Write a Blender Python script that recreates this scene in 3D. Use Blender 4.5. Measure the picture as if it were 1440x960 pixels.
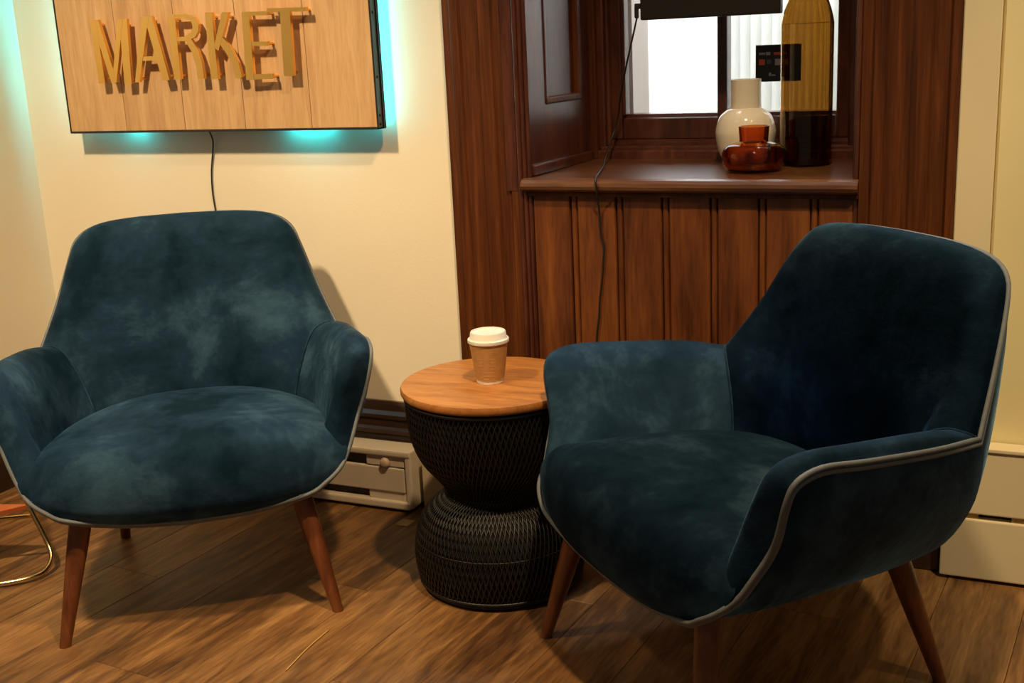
import bpy, bmesh, math, random
import numpy as np
from mathutils import Vector, Matrix

for o in list(bpy.data.objects):
    bpy.data.objects.remove(o)
S = bpy.context.scene
COL = S.collection
random.seed(4)

# ------------------------------------------------------------------ camera
cam_d = bpy.data.cameras.new('camera')
cam_d.sensor_width = 36.0
cam_d.lens = 1654.0 * 36.0 / 1440.0
cam_d.clip_start = 0.02
cam = bpy.data.objects.new('camera', cam_d)
COL.objects.link(cam)
RX, RY, RZ = (0.912, 0.061, -0.405), (0.407, -0.246, 0.880), (-0.046, -0.967, -0.249)
right = Vector((RX[0], RY[0], RZ[0])).normalized()
down = Vector((RX[1], RY[1], RZ[1]))
down = (down - right * down.dot(right)).normalized()
back = right.cross(-down)
cam.matrix_world = Matrix(((right.x, -down.x, back.x, 0.0),
                           (right.y, -down.y, back.y, 0.0),
                           (right.z, -down.z, back.z, 1.10),
                           (0, 0, 0, 1)))
S.camera = cam

# ------------------------------------------------------------------ light and exposure
S.view_settings.view_transform = 'Standard'
S.view_settings.look = 'None'
S.view_settings.gamma = 1.0
S.view_settings.use_curve_mapping = False
S.view_settings.exposure = 0.0

world = bpy.data.worlds.new('world')
S.world = world
world.use_nodes = True
bg = world.node_tree.nodes['Background']
bg.inputs[0].default_value = (1.0, 0.80, 0.58, 1)
bg.inputs[1].default_value = 0.09


def spot(name, loc, target, power, size, col, radius=0.03, blend=0.5):
    d = bpy.data.lights.new(name, 'SPOT')
    d.energy = power
    d.color = col
    d.spot_size = math.radians(size)
    d.spot_blend = blend
    d.shadow_soft_size = radius
    o = bpy.data.objects.new(name, d)
    COL.objects.link(o)
    o.location = loc
    o.rotation_euler = (Vector(target) - Vector(loc)).to_track_quat('-Z', 'Y').to_euler()
    return o


WARM = (1.0, 0.70, 0.38)
spot('ceiling_or_fill_spot', (-0.22, 1.22, 2.55), (-0.98, 1.95, 0.2), 185, 72, WARM, 0.05, 1.0)
spot('ceiling_or_fill_spot', (-1.74, 0.70, 2.55), (-1.90, 2.15, 0.55), 265, 62, (1.0, 0.75, 0.44), 0.08, 0.9)

spot('ceiling_or_fill_spot', (0.80, 1.05, 2.55), (0.42, 2.38, 0.85), 150, 48, (1.0, 0.78, 0.48), 0.05, 0.8)  # fill spot added to brighten the right wall; no such lamp known


def area(name, loc, target, power, sx, sy, col):
    d = bpy.data.lights.new(name, 'AREA')
    d.shape = 'RECTANGLE'
    d.size, d.size_y = sx, sy
    d.energy = power
    d.color = col
    o = bpy.data.objects.new(name, d)
    COL.objects.link(o)
    o.location = loc
    o.rotation_euler = (Vector(target) - Vector(loc)).to_track_quat('-Z', 'Y').to_euler()
    return o


# daylight falling into the area outside the window
area('outdoor_daylight', (-0.9, 3.25, 2.6), (-1.0, 3.9, 0.9), 150, 2.4, 0.7, (0.93, 0.97, 1.0))

# ------------------------------------------------------------------ helpers


def link(o, parent=None):
    COL.objects.link(o)
    if parent is not None:
        o.parent = parent
    return o


def mesh_obj(name, verts, faces, mat=None, parent=None, smooth=False, recalc=True):
    me = bpy.data.meshes.new(name)
    me.from_pydata([tuple(map(float, v)) for v in verts], [], faces)
    me.validate()
    if recalc:
        bm = bmesh.new()
        bm.from_mesh(me)
        bmesh.ops.recalc_face_normals(bm, faces=bm.faces)
        bm.to_mesh(me)
        bm.free()
    if smooth:
        me.polygons.foreach_set('use_smooth', [True] * len(me.polygons))
    o = bpy.data.objects.new(name, me)
    if mat:
        me.materials.append(mat)
    return link(o, parent)


def bm_obj(name, bm, mat=None, parent=None, smooth=False):
    me = bpy.data.meshes.new(name)
    bmesh.ops.recalc_face_normals(bm, faces=bm.faces)
    bm.to_mesh(me)
    bm.free()
    if smooth:
        me.polygons.foreach_set('use_smooth', [True] * len(me.polygons))
    o = bpy.data.objects.new(name, me)
    if mat:
        me.materials.append(mat)
    return link(o, parent)


def add_box(bm, x0, x1, y0, y1, z0, z1, bevel=0.0, seg=2):
    t = bmesh.new()
    bmesh.ops.create_cube(t, size=1)
    for v in t.verts:
        v.co = Vector(((x0 + x1) / 2 + v.co.x * (x1 - x0), (y0 + y1) / 2 + v.co.y * (y1 - y0), (z0 + z1) / 2 + v.co.z * (z1 - z0)))
    if bevel > 0:
        bmesh.ops.bevel(t, geom=list(t.edges), offset=bevel, segments=seg, affect='EDGES', profile=0.6)
    me = bpy.data.meshes.new('tmp')
    t.to_mesh(me)
    t.free()
    bm.from_mesh(me)
    bpy.data.meshes.remove(me)


def box(name, x0, x1, y0, y1, z0, z1, mat, parent=None, bevel=0.0, seg=2, smooth=False):
    bm = bmesh.new()
    add_box(bm, x0, x1, y0, y1, z0, z1, bevel, seg)
    return bm_obj(name, bm, mat, parent, smooth)


def catmull(keys, n):
    """Catmull-Rom through keys (any trailing shape), n steps per span."""
    K = np.array(keys, float)
    m = len(K)
    out = []
    for i in range(m - 1):
        p1, p2 = K[i], K[i + 1]
        p0 = K[i - 1] if i > 0 else 2 * p1 - p2
        p3 = K[i + 2] if i + 2 < m else 2 * p2 - p1
        for k in range(n):
            t = k / n
            out.append(0.5 * ((2 * p1) + (-p0 + p2) * t + (2 * p0 - 5 * p1 + 4 * p2 - p3) * t * t + (-p0 + 3 * p1 - 3 * p2 + p3) * t ** 3))
    out.append(K[-1])
    return np.array(out)


def tube_data(pts, r, sides=8, closed=False, r_end=None):
    P = [Vector(p) for p in pts]
    n = len(P)
    verts, faces = [], []
    up = None
    for i in range(n):
        a = P[(i - 1) % n] if (closed or i > 0) else P[i]
        b = P[(i + 1) % n] if (closed or i < n - 1) else P[i]
        t = (b - a)
        if t.length < 1e-9:
            t = Vector((0, 0, 1))
        t.normalize()
        if up is None:
            up = Vector((0, 0, 1)) if abs(t.z) < 0.9 else Vector((1, 0, 0))
        up = (up - t * up.dot(t))
        up = up.normalized() if up.length > 1e-6 else t.orthogonal().normalized()
        s = t.cross(up)
        rr = r if r_end is None else r + (r_end - r) * i / (n - 1)
        for k in range(sides):
            an = 2 * math.pi * k / sides
            verts.append(P[i] + up * (math.cos(an) * rr) + s * (math.sin(an) * rr))
    m = n if closed else n - 1
    for i in range(m):
        for k in range(sides):
            a = i * sides + k
            b = i * sides + (k + 1) % sides
            c = ((i + 1) % n) * sides + (k + 1) % sides
            d = ((i + 1) % n) * sides + k
            faces.append((a, b, c, d))
    if not closed:
        faces.append(tuple(range(sides - 1, -1, -1)))
        faces.append(tuple((n - 1) * sides + k for k in range(sides)))
    return verts, faces


def merge(parts):
    V, F = [], []
    for v, f in parts:
        o = len(V)
        V += list(v)
        F += [tuple(i + o for i in q) for q in f]
    return V, F


def tube(name, pts, r, mat, parent=None, sides=8, closed=False, r_end=None):
    v, f = tube_data(pts, r, sides, closed, r_end)
    return mesh_obj(name, v, f, mat, parent, True)


def lathe_data(prof, n=48, cx=0, cy=0, cz=0, cap0=True, cap1=True):
    verts, faces = [], []
    for r, z in prof:
        for k in range(n):
            a = 2 * math.pi * k / n
            verts.append((cx + r * math.cos(a), cy + r * math.sin(a), cz + z))
    for i in range(len(prof) - 1):
        for k in range(n):
            faces.append((i * n + k, i * n + (k + 1) % n, (i + 1) * n + (k + 1) % n, (i + 1) * n + k))
    if cap0:
        faces.append(tuple(range(n - 1, -1, -1)))
    if cap1:
        faces.append(tuple((len(prof) - 1) * n + k for k in range(n)))
    return verts, faces


def lathe(name, prof, mat, parent=None, n=48, c=(0, 0, 0), smooth=True, cap0=True, cap1=True):
    v, f = lathe_data(prof, n, *c, cap0, cap1)
    o = mesh_obj(name, v, f, mat, parent, smooth)
    if smooth:
        o.data.set_sharp_from_angle(angle=math.radians(50))
    return o


def extrude_x(name, prof_yz, x0, x1, mat, parent=None):
    n = len(prof_yz)
    v = [(x0, y, z) for y, z in prof_yz] + [(x1, y, z) for y, z in prof_yz]
    f = [(i, (i + 1) % n, n + (i + 1) % n, n + i) for i in range(n)] + [tuple(range(n)), tuple(range(2 * n - 1, n - 1, -1))]
    return mesh_obj(name, v, f, mat, parent)


def extrude_z(name, prof_xy, z0, z1, mat, parent=None):
    n = len(prof_xy)
    v = [(x, y, z0) for x, y in prof_xy] + [(x, y, z1) for x, y in prof_xy]
    f = [(i, (i + 1) % n, n + (i + 1) % n, n + i) for i in range(n)] + [tuple(range(n)), tuple(range(2 * n - 1, n - 1, -1))]
    return mesh_obj(name, v, f, mat, parent)


def empty(name, loc, rz=0.0):
    o = bpy.data.objects.new(name, None)
    o.empty_display_size = 0.05
    o.location = loc
    o.rotation_euler = (0, 0, rz)
    return link(o)


def tag(o, label=None, cat=None, group=None, kind=None):
    if label:
        o['label'] = label
    if cat:
        o['category'] = cat
    if group:
        o['group'] = group
    if kind:
        o['kind'] = kind
    return o


# ------------------------------------------------------------------ materials


def new_mat(name):
    m = bpy.data.materials.new(name)
    m.use_nodes = True
    nt = m.node_tree
    return m, nt, nt.nodes['Principled BSDF']


def node(nt, kind, **kw):
    n = nt.nodes.new(kind)
    for k, v in kw.items():
        setattr(n, k, v)
    return n


def ramp(nt, stops):
    r = node(nt, 'ShaderNodeValToRGB')
    e = r.color_ramp.elements
    while len(e) > 1:
        e.remove(e[-1])
    e[0].position, e[0].color = stops[0][0], (*stops[0][1], 1)
    for p, c in stops[1:]:
        q = e.new(p)
        q.color = (*c, 1)
    return r


def plain(name, col, rough=0.5, metal=0.0, noise=0.06, nscale=8.0, bump=0.0, bscale=60.0, **kw):
    m, nt, b = new_mat(name)
    tc = node(nt, 'ShaderNodeTexCoord')
    nz = node(nt, 'ShaderNodeTexNoise')
    nz.inputs['Scale'].default_value = nscale
    nz.inputs['Detail'].default_value = 5
    nt.links.new(tc.outputs['Object'], nz.inputs['Vector'])
    lo = tuple(c * (1 - noise) for c in col)
    hi = tuple(min(1, c * (1 + noise)) for c in col)
    r = ramp(nt, [(0.3, lo), (0.7, hi)])
    nt.links.new(nz.outputs['Fac'], r.inputs[0])
    nt.links.new(r.outputs[0], b.inputs['Base Color'])
    b.inputs['Roughness'].default_value = rough
    b.inputs['Metallic'].default_value = metal
    for k, v in kw.items():
        b.inputs[k].default_value = v
    if bump:
        n2 = node(nt, 'ShaderNodeTexNoise')
        n2.inputs['Scale'].default_value = bscale
        nt.links.new(tc.outputs['Object'], n2.inputs['Vector'])
        bp = node(nt, 'ShaderNodeBump')
        bp.inputs['Strength'].default_value = bump
        bp.inputs['Distance'].default_value = 0.002
        nt.links.new(n2.outputs['Fac'], bp.inputs['Height'])
        nt.links.new(bp.outputs[0], b.inputs['Normal'])
    return m


def wood(name, stops, stretch, rough=0.4, coat=0.0, scale=1.0, rnd=0.0, bump=0.15, knots=0.0, spec=0.5):
    """streaky grain; 'stretch' = per-axis coordinate scale (small along the grain)."""
    m, nt, b = new_mat(name)
    tc = node(nt, 'ShaderNodeTexCoord')
    oi = node(nt, 'ShaderNodeObjectInfo')
    mul = node(nt, 'ShaderNodeVectorMath', operation='SCALE')
    mul.inputs[0].default_value = (13.1, 7.7, 5.3)
    nt.links.new(oi.outputs['Random'], mul.inputs['Scale'])
    add = node(nt, 'ShaderNodeVectorMath', operation='ADD')
    nt.links.new(tc.outputs['Object'], add.inputs[0])
    nt.links.new(mul.outputs[0], add.inputs[1])
    mp = node(nt, 'ShaderNodeMapping')
    mp.inputs['Scale'].default_value = stretch
    nt.links.new(add.outputs[0], mp.inputs['Vector'])
    n1 = node(nt, 'ShaderNodeTexNoise')
    n1.inputs['Scale'].default_value = 6 * scale
    n1.inputs['Detail'].default_value = 8
    n1.inputs['Roughness'].default_value = 0.62
    n1.inputs['Distortion'].default_value = 0.6
    nt.links.new(mp.outputs[0], n1.inputs['Vector'])
    n2 = node(nt, 'ShaderNodeTexNoise')
    n2.inputs['Scale'].default_value = 38 * scale
    n2.inputs['Detail'].default_value = 4
    nt.links.new(mp.outputs[0], n2.inputs['Vector'])
    mix = node(nt, 'ShaderNodeMath', operation='MULTIPLY_ADD')
    nt.links.new(n2.outputs['Fac'], mix.inputs[0])
    mix.inputs[1].default_value = 0.35
    nt.links.new(n1.outputs['Fac'], mix.inputs[2])
    off = node(nt, 'ShaderNodeMath', operation='MULTIPLY_ADD')
    nt.links.new(oi.outputs['Random'], off.inputs[0])
    off.inputs[1].default_value = rnd
    nt.links.new(mix.outputs[0], off.inputs[2])
    sub = node(nt, 'ShaderNodeMath', operation='SUBTRACT')
    nt.links.new(off.outputs[0], sub.inputs[0])
    sub.inputs[1].default_value = 0.175 + rnd / 2
    r = ramp(nt, stops)
    nt.links.new(sub.outputs[0], r.inputs[0])
    colout = r.outputs[0]
    if knots:
        n3 = node(nt, 'ShaderNodeTexNoise')
        n3.inputs['Scale'].default_value = 5.0
        n3.inputs['Detail'].default_value = 3
        mp3 = node(nt, 'ShaderNodeMapping')
        mp3.inputs['Scale'].default_value = tuple(0.35 * s + 0.65 for s in stretch)
        nt.links.new(add.outputs[0], mp3.inputs['Vector'])
        nt.links.new(mp3.outputs[0], n3.inputs['Vector'])
        rk = ramp(nt, [(0.58, (0, 0, 0)), (0.72, (1, 1, 1))])
        nt.links.new(n3.outputs['Fac'], rk.inputs[0])
        mk = node(nt, 'ShaderNodeMath', operation='MULTIPLY')
        nt.links.new(rk.outputs[0], mk.inputs[0])
        mk.inputs[1].default_value = knots
        mx = node(nt, 'ShaderNodeMix', data_type='RGBA')
        nt.links.new(mk.outputs[0], mx.inputs['Factor'])
        nt.links.new(colout, mx.inputs['A'])
        mx.inputs['B'].default_value = (*[c * 0.4 for c in stops[0][1]], 1)
        colout = mx.outputs['Result']
    nt.links.new(colout, b.inputs['Base Color'])
    b.inputs['Roughness'].default_value = rough
    b.inputs['Coat Weight'].default_value = coat
    b.inputs['Coat Roughness'].default_value = 0.25
    b.inputs['Specular IOR Level'].default_value = spec
    bp = node(nt, 'ShaderNodeBump')
    bp.inputs['Strength'].default_value = bump
    bp.inputs['Distance'].default_value = 0.002
    nt.links.new(n2.outputs['Fac'], bp.inputs['Height'])
    nt.links.new(bp.outputs[0], b.inputs['Normal'])
    return m


M = {}
M['floor'] = wood('floor_oak', [(0.27, (0.060, 0.024, 0.008)), (0.42, (0.14, 0.062, 0.020)), (0.58, (0.265, 0.128, 0.042)), (0.76, (0.42, 0.225, 0.082))], (5.0, 0.55, 1.0), 0.45, 0.0, 0.9, 0.16, 0.08, 0.55)
M['joint'] = plain('floor_joint', (0.06, 0.028, 0.012), 0.8)
M['wall'] = plain('cream_plaster', (0.80, 0.71, 0.55), 0.85, noise=0.03, nscale=3, bump=0.12, bscale=180)
M['yellow'] = plain('yellow_cream_paint', (0.82, 0.71, 0.38), 0.5, noise=0.05, nscale=4)
M['casing'] = wood('mahogany_casing', [(0.25, (0.034, 0.009, 0.002)), (0.5, (0.085, 0.023, 0.005)), (0.75, (0.155, 0.046, 0.010))], (7, 7, 0.3), 0.45, 0.0, 1.0, 0.0, 0.15, spec=0.3)
M['wains'] = wood('mahogany_board', [(0.25, (0.050, 0.013, 0.004)), (0.5, (0.145, 0.042, 0.010)), (0.75, (0.24, 0.078, 0.016))], (4, 4, 0.4), 0.42, 0.0, 1.0, 0.12, 0.15)
M['darkwood'] = wood('dark_mahogany', [(0.25, (0.030, 0.008, 0.005)), (0.5, (0.075, 0.021, 0.012)), (0.75, (0.12, 0.038, 0.018))], (5, 5, 0.6), 0.28, 0.3, 1.0, 0.05, 0.1)
M['sill'] = wood('sill_wood', [(0.25, (0.040, 0.014, 0.006)), (0.5, (0.10, 0.038, 0.015)), (0.75, (0.17, 0.07, 0.028))], (0.6, 5, 5), 0.3, 0.3, 1.0, 0.0, 0.1)
M['base'] = wood('baseboard_wood', [(0.25, (0.016, 0.008, 0.005)), (0.5, (0.036, 0.017, 0.010)), (0.75, (0.06, 0.028, 0.016))], (0.5, 6, 6), 0.35, 0.2)
M['tabletop'] = wood('acacia_top', [(0.25, (0.25, 0.085, 0.018)), (0.5, (0.42, 0.16, 0.034)), (0.75, (0.56, 0.25, 0.06))], (1.1, 7, 2), 0.42, 0.1, 1.0, 0, 0.1)
M['leg'] = wood('walnut_leg', [(0.25, (0.075, 0.020, 0.007)), (0.5, (0.15, 0.043, 0.013)), (0.75, (0.22, 0.07, 0.022))], (7, 7, 0.7), 0.35, 0.2)
M['signwood'] = wood('light_oak', [(0.25, (0.44, 0.25, 0.115)), (0.5, (0.56, 0.34, 0.165)), (0.75, (0.66, 0.43, 0.23))], (6, 6, 0.5), 0.5, 0.0, 1.2, 0.10, 0.06)
M['black'] = plain('black_metal', (0.016, 0.016, 0.018), 0.38)
M['blackmatte'] = plain('black_plastic', (0.014, 0.012, 0.010), 0.5)
M['rattan'] = plain('black_rattan', (0.008, 0.0065, 0.0055), 0.45, noise=0.3, nscale=30)
M['shade_core'] = plain('dark_shade_core', (0.004, 0.0035, 0.003), 0.9)
M['gold'] = plain('gold_letter', (0.95, 0.60, 0.17), 0.36, 1.0, noise=0.05)
M['brass'] = plain('brass_tube', (0.90, 0.66, 0.32), 0.22, 1.0, noise=0.04)
M['orange'] = plain('orange_leather', (0.52, 0.13, 0.035), 0.5, noise=0.12, nscale=14)
M['heater'] = plain('cream_enamel', (0.66, 0.56, 0.44), 0.38, noise=0.05, nscale=10)
M['heatdark'] = plain('heater_slot', (0.028, 0.020, 0.015), 0.7)
M['knob'] = plain('tan_knob', (0.62, 0.44, 0.34), 0.4)
M['panelwhite'] = plain('cream_panel', (0.74, 0.63, 0.40), 0.5, noise=0.04, nscale=5)
M['piping'] = plain('grey_piping', (0.135, 0.15, 0.16), 0.65, noise=0.1, nscale=60)
M['cup'] = plain('white_paper', (0.86, 0.80, 0.70), 0.55, noise=0.02)
M['lid'] = plain('white_lid', (0.84, 0.80, 0.72), 0.35, noise=0.02)
M['milk'] = plain('milk_glass', (0.90, 0.84, 0.72), 0.12, noise=0.02)
M['milk'].node_tree.nodes['Principled BSDF'].inputs['Subsurface Weight'].default_value = 0.3
M['milk'].node_tree.nodes['Principled BSDF'].inputs['Subsurface Radius'].default_value = (0.02, 0.015, 0.01)
M['outwall'] = plain('white_render', (0.90, 0.92, 0.93), 0.9, noise=0.02, nscale=3)
M['ribbed'] = plain('pale_ribbed', (0.66, 0.69, 0.68), 0.7, noise=0.05)
M['outbeige'] = plain('beige_stone', (0.55, 0.48, 0.42), 0.9, noise=0.04)
M['red'] = plain('red_print', (0.85, 0.12, 0.03), 0.5)
M['blueprint'] = plain('blue_print', (0.10, 0.11, 0.2), 0.5)
M['greyprint'] = plain('grey_print', (0.5, 0.42, 0.42), 0.5)
M['tan'] = plain('tan_paper', (0.42, 0.28, 0.10), 0.8)
M['glint'] = plain('glint', (0.62, 0.38, 0.10), 0.6)


def kraft():
    m, nt, b = new_mat('kraft_sleeve')
    tc = node(nt, 'ShaderNodeTexCoord')
    nz = node(nt, 'ShaderNodeTexNoise')
    nz.inputs['Scale'].default_value = 90
    nz.inputs['Detail'].default_value = 6
    nt.links.new(tc.outputs['Object'], nz.inputs['Vector'])
    r = ramp(nt, [(0.3, (0.44, 0.22, 0.07)), (0.7, (0.54, 0.29, 0.10))])
    nt.links.new(nz.outputs['Fac'], r.inputs[0])
    nt.links.new(r.outputs[0], b.inputs['Base Color'])
    b.inputs['Roughness'].default_value = 0.75
    return m


M['kraft'] = kraft()


def glass(name, col, rough=0.02, ior=1.45):
    m, nt, b = new_mat(name)
    b.inputs['Base Color'].default_value = (*col, 1)
    b.inputs['Roughness'].default_value = rough
    b.inputs['IOR'].default_value = ior
    b.inputs['Transmission Weight'].default_value = 1.0
    return m


M['olive'] = glass('olive_amber_glass', (0.50, 0.31, 0.10))
M['amber'] = glass('brown_amber_glass', (0.72, 0.26, 0.05))


def pane_mat():
    m, nt, b = new_mat('window_glass')
    out = nt.nodes['Material Output']
    tr = node(nt, 'ShaderNodeBsdfTransparent')
    gl = node(nt, 'ShaderNodeBsdfGlossy')
    gl.inputs['Roughness'].default_value = 0.03
    fr = node(nt, 'ShaderNodeFresnel')
    fr.inputs['IOR'].default_value = 1.45
    mx = node(nt, 'ShaderNodeMixShader')
    nt.links.new(fr.outputs[0], mx.inputs[0])
    nt.links.new(tr.outputs[0], mx.inputs[1])
    nt.links.new(gl.outputs[0], mx.inputs[2])
    nt.links.new(mx.outputs[0], out.inputs['Surface'])
    return m


M['pane'] = pane_mat()


def emit(name, col, strength):
    m, nt, b = new_mat(name)
    b.inputs['Base Color'].default_value = (*col, 1)
    b.inputs['Emission Color'].default_value = (*col, 1)
    b.inputs['Emission Strength'].default_value = strength
    return m


M['led_long'] = emit('cyan_led_long', (0.02, 0.78, 0.95), 75.0)
M['led'] = emit('cyan_led', (0.02, 0.78, 0.95), 32.0)


def velvet(name, tilt, k):
    """pile fabric; 'nap' = lean given to the shading normals to lighten or darken the piece (object space)."""
    m, nt, b = new_mat(name)
    tc = node(nt, 'ShaderNodeTexCoord')
    oi = node(nt, 'ShaderNodeObjectInfo')
    ad = node(nt, 'ShaderNodeVectorMath', operation='ADD')
    nt.links.new(tc.outputs['Object'], ad.inputs[0])
    sc = node(nt, 'ShaderNodeVectorMath', operation='SCALE')
    sc.inputs[0].default_value = (9.0, 5.0, 7.0)
    nt.links.new(oi.outputs['Random'], sc.inputs['Scale'])
    nt.links.new(sc.outputs[0], ad.inputs[1])
    n1 = node(nt, 'ShaderNodeTexNoise')
    n1.inputs['Scale'].default_value = 5.0
    n1.inputs['Detail'].default_value = 8
    n1.inputs['Roughness'].default_value = 0.66
    n1.inputs['Distortion'].default_value = 0.25
    nt.links.new(ad.outputs[0], n1.inputs['Vector'])
    r = ramp(nt, [(0.36, (0.005, 0.016, 0.030)), (0.52, (0.014, 0.035, 0.068)), (0.67, (0.040, 0.090, 0.146))])
    nt.links.new(n1.outputs['Fac'], r.inputs[0])
    nt.links.new(r.outputs[0], b.inputs['Base Color'])
    b.inputs['Roughness'].default_value = 0.55
    b.inputs['Specular IOR Level'].default_value = 0.04
    b.inputs['Specular Tint'].default_value = (0.4, 0.8, 1.0, 1)
    sw = ramp(nt, [(0.36, (0.15, 0.15, 0.15)), (0.67, (0.75, 0.75, 0.75))])
    nt.links.new(n1.outputs['Fac'], sw.inputs[0])
    nt.links.new(sw.outputs[0], b.inputs['Sheen Weight'])
    b.inputs['Sheen Roughness'].default_value = 0.32
    b.inputs['Sheen Tint'].default_value = (0.27, 0.58, 0.90, 1)
    n2 = node(nt, 'ShaderNodeTexNoise')
    n2.inputs['Scale'].default_value = 11
    n2.inputs['Detail'].default_value = 7
    n2.inputs['Roughness'].default_value = 0.6
    nt.links.new(ad.outputs[0], n2.inputs['Vector'])
    bp = node(nt, 'ShaderNodeBump')
    bp.inputs['Strength'].default_value = 0.35
    bp.inputs['Distance'].default_value = 0.012
    nt.links.new(n2.outputs['Fac'], bp.inputs['Height'])
    vt = node(nt, 'ShaderNodeVectorTransform', vector_type='VECTOR', convert_from='OBJECT', convert_to='WORLD')
    vt.inputs[0].default_value = tuple(c * k for c in tilt)
    av = node(nt, 'ShaderNodeVectorMath', operation='ADD')
    nt.links.new(bp.outputs[0], av.inputs[0])
    nt.links.new(vt.outputs[0], av.inputs[1])
    nm = node(nt, 'ShaderNodeVectorMath', operation='NORMALIZE')
    nt.links.new(av.outputs[0], nm.inputs[0])
    nt.links.new(nm.outputs[0], b.inputs['Normal'])
    return m


# leaned normals put light or shade into each piece; second chair's seat, back darker
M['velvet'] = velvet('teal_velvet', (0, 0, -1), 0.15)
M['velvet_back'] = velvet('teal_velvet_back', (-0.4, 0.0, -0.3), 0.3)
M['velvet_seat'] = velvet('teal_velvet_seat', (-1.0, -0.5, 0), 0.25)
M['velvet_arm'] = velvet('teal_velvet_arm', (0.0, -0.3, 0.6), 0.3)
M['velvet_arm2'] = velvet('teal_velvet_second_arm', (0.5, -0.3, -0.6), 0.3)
LIT_SHADED = {'inner_back': velvet('teal_velvet_back_shaded', (0.25, -0.15, -0.8), 0.8),
           'seat_cushion': velvet('teal_velvet_seat_shaded', (0.8, -0.6, -0.4), 1.0),
           'armrest': velvet('teal_velvet_arm_lit', (0.2, -0.3, 0.9), 0.75)}

# ------------------------------------------------------------------ the room
WY = 2.40      # main wall face
ZT = 1.75      # top of what is built

floor = tag(box('floor', -3.1, 1.3, 0.1, 2.75, -0.05, -0.004, M['joint']), kind='structure')
PW, PL = 0.152, 1.22
bm = bmesh.new()
add_box(bm, -PW / 2 + 0.0004, PW / 2 - 0.0004, -PL / 2 + 0.0004, PL / 2 - 0.0004, -0.005, 0.0, 0.0007, 1)
plank0 = bm_obj('plank', bm, M['floor'], floor)
first = True
PANG = math.radians(-5)
for i in range(-14, 15):
    offs = (i * 0.37) % 1.0
    for j in range(-2, 3):
        lx, ly = i * PW, (j + offs) * PL
        x = -0.9 + lx * math.cos(PANG) - ly * math.sin(PANG)
        y = 1.4 + lx * math.sin(PANG) + ly * math.cos(PANG)
        if not (-3.0 < x < 1.2 and -0.35 < y < 2.95):
            continue
        o = plank0 if first else link(plank0.copy(), floor)
        first = False
        o.location = (x, y, 0)
        o.rotation_euler = (0, 0, PANG + (math.pi if (i * 7 + j) % 2 else 0))

wall_back = tag(box('wall_back', -2.72, -1.20, WY, 2.72, 0, ZT, M['wall']), kind='structure')
tag(box('wall_left', -2.72, -2.50, 0.6, WY, 0, ZT, M['wall']), kind='structure')

# right hand wall: painted boards beside the window casing
wall_right = tag(box('wall_right', -0.20, 1.2, 2.392, 2.72, 0, ZT, M['yellow']), kind='structure')
xs = [-0.154, -0.084, 0.075, 0.235, 0.395, 0.6]
for k in range(len(xs) - 1):
    d = 2.377 if k == 0 else 2.383
    box('board', xs[k], xs[k + 1] - 0.004, d, 2.40, 0.0, ZT, M['yellow'] if k else M['panelwhite'], wall_right, 0.002, 1)


def base_prof(y0, s=1.0):
    # moulded skirting: (distance from the wall, height)
    return [(0, 0), (0.034, 0), (0.034, 0.150), (0.028, 0.156), (0.028, 0.166), (0.033, 0.172), (0.033, 0.182), (0.026, 0.188), (0.022, 0.205),
            (0.027, 0.210), (0.027, 0.218), (0.017, 0.226), (0.012, 0.240), (0.008, 0.248), (0, 0.248)]


tag(extrude_x('baseboard_back', [(WY - d, z) for d, z in base_prof(0)], -2.50, -1.228, M['base']), kind='structure')
n = base_prof(0)
v = [(-2.50 + d, 0.6, z) for d, z in n] + [(-2.50 + d, WY, z) for d, z in n]
q = len(n)
f = [(i, (i + 1) % q, q + (i + 1) % q, q + i) for i in range(q)] + [tuple(range(q)), tuple(range(2 * q - 1, q - 1, -1))]
tag(mesh_obj('baseboard_left', v, f, M['base']), kind='structure')


# window casings: wide boards with shallow vertical reeds
def casing(name, x0, x1, inner):
    pts = [(x0, 2.46), (x0, 2.386)]
    w = x1 - x0
    edges = [0.0, 0.10, 0.13, 0.24, 0.27, 0.50, 0.53, 0.70, 0.73, 0.88, 0.91, 1.0]
    depth = [0, 0, -0.006, -0.006, 0, 0, -0.004, -0.004, 0.0015, 0.0015, -0.005, -0.005]
    for e, d in zip(edges, depth):
        pts.append((x0 + w * e, 2.380 + d + 0.006))
    pts += [(x1, 2.46)]
    o = extrude_z(name, pts, 0, ZT, M['casing'])
    return tag(o, kind='structure')


trim_1 = casing('trim_1', -1.231, -1.064, 1)
trim_2 = casing('trim_2', -0.333, -0.155, -1)
# plinth blocks at the casing feet
for t, a, b_ in ((trim_1, -1.236, -1.060), (trim_2, -0.338, -0.150)):
    box('plinth', a, b_, 2.365, 2.45, 0, 0.16, M['base'], t, 0.004)
# three bead mouldings on the inner edge of the left casing
for k in range(3):
    lathe('bead', [(0.0058, 0), (0.0058, ZT)], M['darkwood'], trim_1, 12, (-1.058 + k * 0.0085, 2.383 + k * 0.006, 0))
for k in range(2):
    lathe('bead', [(0.0055, 0), (0.0055, ZT)], M['darkwood'], trim_2, 12, (-0.339 - k * 0.004, 2.395 + k * 0.010, 0))

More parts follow.
